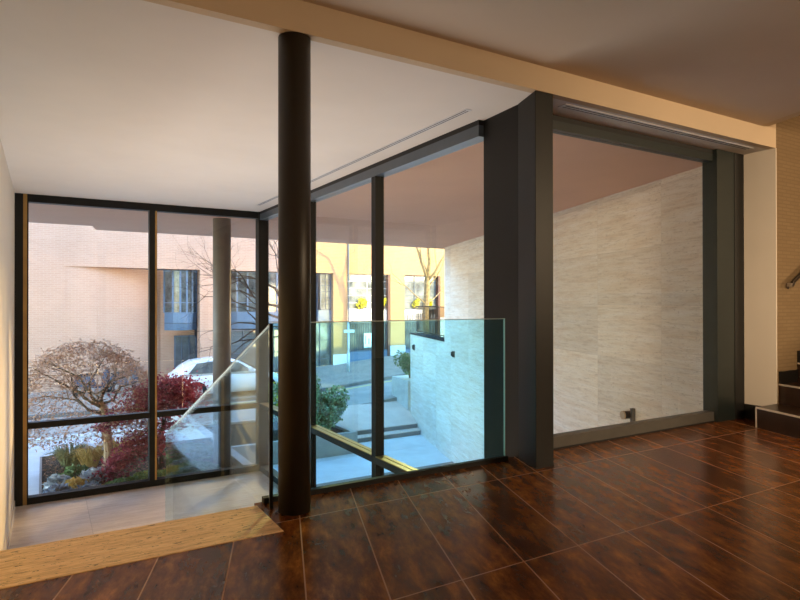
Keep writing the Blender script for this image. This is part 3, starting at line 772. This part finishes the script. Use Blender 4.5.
win(16.98, 19.35, .86, 2.75, 5, 3, M['pane_pale'], M['bluedark'])
win(5.12, 6.11, -2.3, -.25, 1, 3, M['pane_dark'], M['bluedark'], .75)
win(7.45, 12.0, -2.3, -.05, 2, 6, M['pane_dark'], M['bluedark'], .45)
win(11.5, 12.72, -2.6, .30, 3, 2, M['pane_pale'], M['bluedark'], .35)
fp(MB().box(12.0, 12.72, FY+.25, FY+.5, .30, .86), 'blue_panel', M['blue'])
for x0, x1 in ((13.52, 16.08), (16.98, 19.35)):
    p = MB()
    for k in range(3): p.box(x0+.02, x1-(.02 if x0 < 15 else 1.1), FY+.2, FY+.3, .26+k*.2, .26+k*.2+.19)
    fp(p, 'white_panel', M['white'])
    g = MB(); xx = x0+.06
    while xx < x1-.04: g.box(xx, xx+.03, FY+.16, FY+.19, -1.30, .22 if x0 < 15 else .62); xx += .105
    g.box(x0, x1, FY+.15, FY+.2, .18, .24); g.box(x0, x1, FY+.15, FY+.2, -1.34, -1.28)
    fp(g, 'gate_bars', M['bluedark'])
    fp(MB().box(x0, x1, FY+.5, FY+.52, -1.3, .26), 'gate_back', M['pane_pale'])
    fp(MB().box(x0, x1, FY+.14, FY+.22, ZB, -1.34), 'gate_panel', M['blue'])
    fp(MB().box(x1-.12, x1+.004, FY+.03, FY+.5, ZB, 2.75), 'jamb', plain('dark red jamb', (.10, .035, .025), .6))
fp(MB().tube([(13.54, FY-.06, zs(13.54, FY)+.12), (13.54, FY-.06, 7.5)], .035, 8), 'drainpipe', M['bluedark'])
# yellow plants on the sills
for i, (x, lab) in enumerate(((14.45, 'yellow leaved plant on the sill behind the sign pole'), (15.75, 'yellow leaved plant on the sill just left of the wide sunlit pier'), (17.75, 'yellow leaved plant on the sill behind the mossy tree trunk'), (18.6, 'yellow leaved plant on the sill above the railing'))):
    shrub('sill_plant', lab, 'plant', [M['leaf_yellow']], x, FY+.16, .86, .32, .1, .62 + .05*(i % 2), 330, .11, 60+i, 'plants on the window sills')

# street sign pole, notice on the gate
bx, by = 12.4, 25.6; bz = zs(bx, by)+.12
t = tag(empty('sign_pole', (bx, by, bz)), 'pale street sign pole on the far sidewalk before the gate', 'sign pole')
MB().tube([(0,0,0), (0,0,2.35)], .055, 12).build('pole', M['pole'], t, smooth=True)
MB().tube([(0,0,0), (0,0,.9)], .075, 12).build('base_sleeve', M['pole'], t, smooth=True)
MB().box(-.26, .28, -.085, -.06, 1.85, 1.99).build('sign_plate', M['signblue'], t)
MB().tube([(0,-.03,2.3), (.2,-.1,2.42)], .03, 8).build('bracket', M['bluedark'], t)
t = tag(empty('notice_board', (14.75, FY+.12, -.75)), 'pale blue notice sheet fixed to the barred gate', 'notice')
MB().box(-.22, .22, -.01, .015, -.38, .38).build('sheet', M['signblue'], t)
MB().box(-.14, -.10, -.014, -.01, -.2, .25).box(.04, .1, -.014, -.01, -.2, .1).build('print', M['bluedark'], t)

# ------------------------------------------------------------------ white car in the street
def loft(mb, rings, cap=True):
    n0 = len(mb.v); k = len(rings[0])
    for r in rings: mb.v += [tuple(p) for p in r]
    for i in range(len(rings)-1):
        for j in range(k):
            j2 = (j+1) % k
            mb.f.append((n0+i*k+j, n0+i*k+j2, n0+(i+1)*k+j2, n0+(i+1)*k+j)); mb.mi.append(mb.cur)
    if cap:
        mb.f.append(tuple(n0+j for j in reversed(range(k)))); mb.f.append(tuple(n0+(len(rings)-1)*k+j for j in range(k))); mb.mi += [mb.cur]*2
def make_car(x, y, z):
    t = tag(empty('white_car', (x, y, z)), 'white car parked by the brick building behind the red maple', 'car')
    body = MB(); rings = []
    st = [(-2.15,.42,.78,.70),(-2.08,.30,.92,.80),(-1.8,.24,.97,.86),(-1.3,.22,.98,.88),(-.5,.2,.96,.89),(.4,.2,.95,.89),(1.0,.2,.93,.88),(1.5,.22,.86,.86),(1.95,.26,.76,.80),(2.15,.34,.66,.70),(2.22,.42,.58,.60)]
    for (sx, zl_, zt, w) in st:
        h = zt-zl_
        rings.append([(sx, -w*.86, zl_), (sx, -w, zl_+h*.25), (sx, -w, zl_+h*.62), (sx, -w*.93, zl_+h*.9), (sx, -w*.78, zt), (sx, w*.78, zt), (sx, w*.93, zl_+h*.9), (sx, w, zl_+h*.62), (sx, w, zl_+h*.25), (sx, w*.86, zl_)][::-1])
    loft(body, rings); ob = body.build('body', M['car'], t, smooth=True)
    cab = MB()
    prof = [(-2.02,.92,1.15,.92,.80), (-1.85,1.10,.82,1.12,.74), (-1.45,1.38,.60,1.38,.66)]
    roof = [(-1.98,.93,.80),(-1.70,1.22,.72),(-1.35,1.42,.64),(-.6,1.50,.62),(.0,1.47,.62),(.35,1.38,.64),(.75,1.16,.70),(1.15,.93,.78)]
    rings = []
    for (sx, zt, wt) in roof:
        b = .90; wb = .82
        rings.append([(sx, -wb, b), (sx, -(wb*.35+wt*.65), b+(zt-b)*.6), (sx, -wt, max(b+.005, zt-.04)), (sx, -wt*.8, zt), (sx, wt*.8, zt), (sx, wt, max(b+.005, zt-.04)), (sx, wb*.35+wt*.65, b+(zt-b)*.6), (sx, wb, b)][::-1])
    loft(cab, rings); cab.build('cabin', M['car'], t, smooth=True)
    for sgn in (-1, 1):
        for pts in ([(-1.55,1.0,1.28),(-.62,1.0,1.42),(-.62,.98,1.0)], [(-.54,.98,1.42),(.22,.98,1.36),(.85,.98,1.0)]):
            pass
        for quad_ in ([(-1.62, .985), (-.62, .985), (-.62, 1.42), (-1.28, 1.36)], [(-.55, .985), (.80, .985), (.28, 1.34), (-.55, 1.42)]):
            g = MB(); P = []
            for (qx, qz) in quad_:
                wt = .64 if qz > 1.2 else .80
                P.append((qx, sgn*(wt+.035), qz))
            Q = [(a, b-sgn*.06, c) for a, b, c in P]
            g.poly(P if sgn < 0 else P[::-1]); g.poly(Q[::-1] if sgn < 0 else Q)
            for i in range(4): g.quad(P[i], P[(i+1) % 4], Q[(i+1) % 4], Q[i])
            g.build('side_window', M['carglass'], t)
        for wx in (-1.32, 1.38):
            w = MB(); w.tube([(wx, sgn*.70, .31), (wx, sgn*.895, .31)], .315, 24); wo = w.build('wheel', M['tyre'], t)
            h = MB(); h.tube([(wx, sgn*.89, .31), (wx, sgn*.902, .31)], .21, 20); h.build('hubcap', M['alloy'], wo)
            ar = MB(); ar.tube([(wx, sgn*.80, .33), (wx, sgn*.888, .33)], .365, 24); ar.build('wheel_arch', M['tyre'], t)
        MB().box(1.98, 2.12, sgn*.62-.12, sgn*.62+.12, .58, .68).build('headlamp', M['alloy'], t)
        MB().box(-2.14, -2.02, sgn*.66-.1, sgn*.66+.1, .68, .86).build('tail_lamp', M['red'], t)
        MB().box(.62, .80, sgn*.9-.1, sgn*.9+.1, .98, 1.10).build('mirror', M['car'], t)
        MB().box(-.35, -.2, sgn*.895-.012, sgn*.895+.012, .74, .77).build('door_handle', M['alloy'], t)
    ws = MB(); P = [(1.10, -.68, .97), (1.10, .68, .97), (.42, .56, 1.37), (.42, -.56, 1.37)]; d = Vector((.03, 0, .04))
    ws.poly([tuple(Vector(p)+d) for p in P]); ws.poly([p for p in P[::-1]])
    for i in range(4): a, b = P[i], P[(i+1) % 4]; ws.quad(a, b, tuple(Vector(b)+d), tuple(Vector(a)+d))
    ws.build('windscreen', M['carglass'], t)
    return t
make_car(6.25, 23.95, zs(6.25, 23.95)+.12)

# parked scooters beyond the bare maple
def scooter():
    t = empty('parked_scooter')
    for x in (-.62, .62):
        w = MB().tube([(x,-.05,.25), (x,.05,.25)], .25, 18).build('wheel', M['tyre'], t); MB().tube([(x,-.055,.25), (x,.055,.25)], .13, 14).build('hub', M['alloy'], w)
    mb = MB(); loft(mb, [[(x,-w,z0),(x,w,z0),(x,w*.8,z1),(x,-w*.8,z1)] for x,w,z0,z1 in ((-.9,.08,.5,.62),(-.6,.17,.35,.78),(-.15,.17,.28,.72),(.0,.15,.24,.34),(.35,.15,.24,.34),(.42,.17,.28,.8),(.52,.12,.5,1.0),(.60,.06,.6,.95))])
    mb.build('body', M['scooter'], t)
    MB().box(-.75,-.05,-.14,.14,.76,.84).build('seat', M['tyre'], t, bevel=.03)
    MB().tube([(.55,0,.3),(.45,0,1.0),(.42,-.3,1.08)], .02, 8).tube([(.45,0,1.0),(.42,.3,1.08)], .02, 8).build('handlebar', M['steel'], t)
    return t
sc = scooter()
for i, (x, y, lab) in enumerate(((1.75, 26.4, 'dark blue scooter parked left of the other behind the bare maple'), (2.9, 26.6, 'dark blue scooter parked nearer the red maple across the street'))):
    o = sc if i == 0 else copy_tree(sc)
    o.location = (x, y, zs(x, y)+.12); o.rotation_euler.z = .5 + .3*i; tag(o, lab, 'scooter', 'scooters across the street')

# ------------------------------------------------------------------ light
w = bpy.data.worlds.new('sky'); SC.world = w; w.use_nodes = True
nt = w.node_tree; nt.nodes.clear(); N = NT(nt)
out = N.n('ShaderNodeOutputWorld'); bg = N.n('ShaderNodeBackground')
sky = N.n('ShaderNodeTexSky'); sky.sky_type = 'NISHITA'; sky.sun_disc = False; sky.sun_elevation = math.radians(16); sky.sun_rotation = math.radians(150)
sky.air_density = 1.0; sky.dust_density = .3; sky.ozone_density = 2.5
N.link(sky.outputs[0], bg.inputs[0]); bg.inputs[1].default_value = 1.08; N.link(bg.outputs[0], out.inputs[0])
def lamp(name, kind, loc, energy, color, rot=None, to=None, **k):
    l = bpy.data.lights.new(name, kind); l.energy = energy; l.color = color
    for a, b in k.items(): setattr(l, a, b)
    o = bpy.data.objects.new(name, l); COL.objects.link(o); o.location = loc
    if to is not None: o.rotation_euler = (Vector(to)-Vector(loc)).to_track_quat('-Z', 'Y').to_euler()
    return o
sd = Vector((-.49, .87, -.268))
lamp('sun', 'SUN', (25, 0, 14), 5.2, (1.0, .76, .26), to=Vector((25, 0, 14))+sd, angle=.009)
# added spot standing in for sun thrown back from across the street
lamp('glint_fill', 'SPOT', (19.4, 27.2, 4.6), 26000, (1.0, .66, .26), to=(2.8, 9.0, -.6), spot_size=math.radians(13.5), spot_blend=.25, shadow_soft_size=.12)
# unseen fill lights added to brighten the upper hall, stairwell and lower hall
lamp('stairwell_fill', 'AREA', (8.9, -3.7, 2.6), 140, (1.0, .74, .46), to=(3.0, 3.2, 2.2), shape='RECTANGLE', size=2.0, size_y=.5)
lamp('reveal_fill', 'AREA', (.5, -3.8, 2.9), 33, (1.0, .74, .46), to=(6.3, 3.5, 1.5), size=1.2, spread=math.radians(42))
lamp('upper_stair_fill', 'AREA', (8.6, 1.0, 5.4), 8, (1.0, .72, .42), to=(8.0, 2.0, 0), size=.8, spread=math.radians(120))
lamp('lower_hall_fill', 'AREA', (1.5, 6.4, -1.35), 50, (1.0, .92, .86), to=(1.5, 6.4, 3), shape='RECTANGLE', size=2.6, size_y=5.0, spread=math.radians(130))

SC.view_settings.view_transform = 'Standard'; SC.view_settings.look = 'None'; SC.view_settings.gamma = 1; SC.view_settings.exposure = .92
SC.view_settings.use_curve_mapping = False
SC.cycles.transparent_max_bounces = 24; SC.cycles.max_bounces = 10; SC.cycles.diffuse_bounces = 6; SC.cycles.glossy_bounces = 6
SC.cycles.use_denoising = True; SC.cycles.sample_clamp_indirect = 3.0; SC.cycles.caustics_reflective = False; SC.cycles.caustics_refractive = False
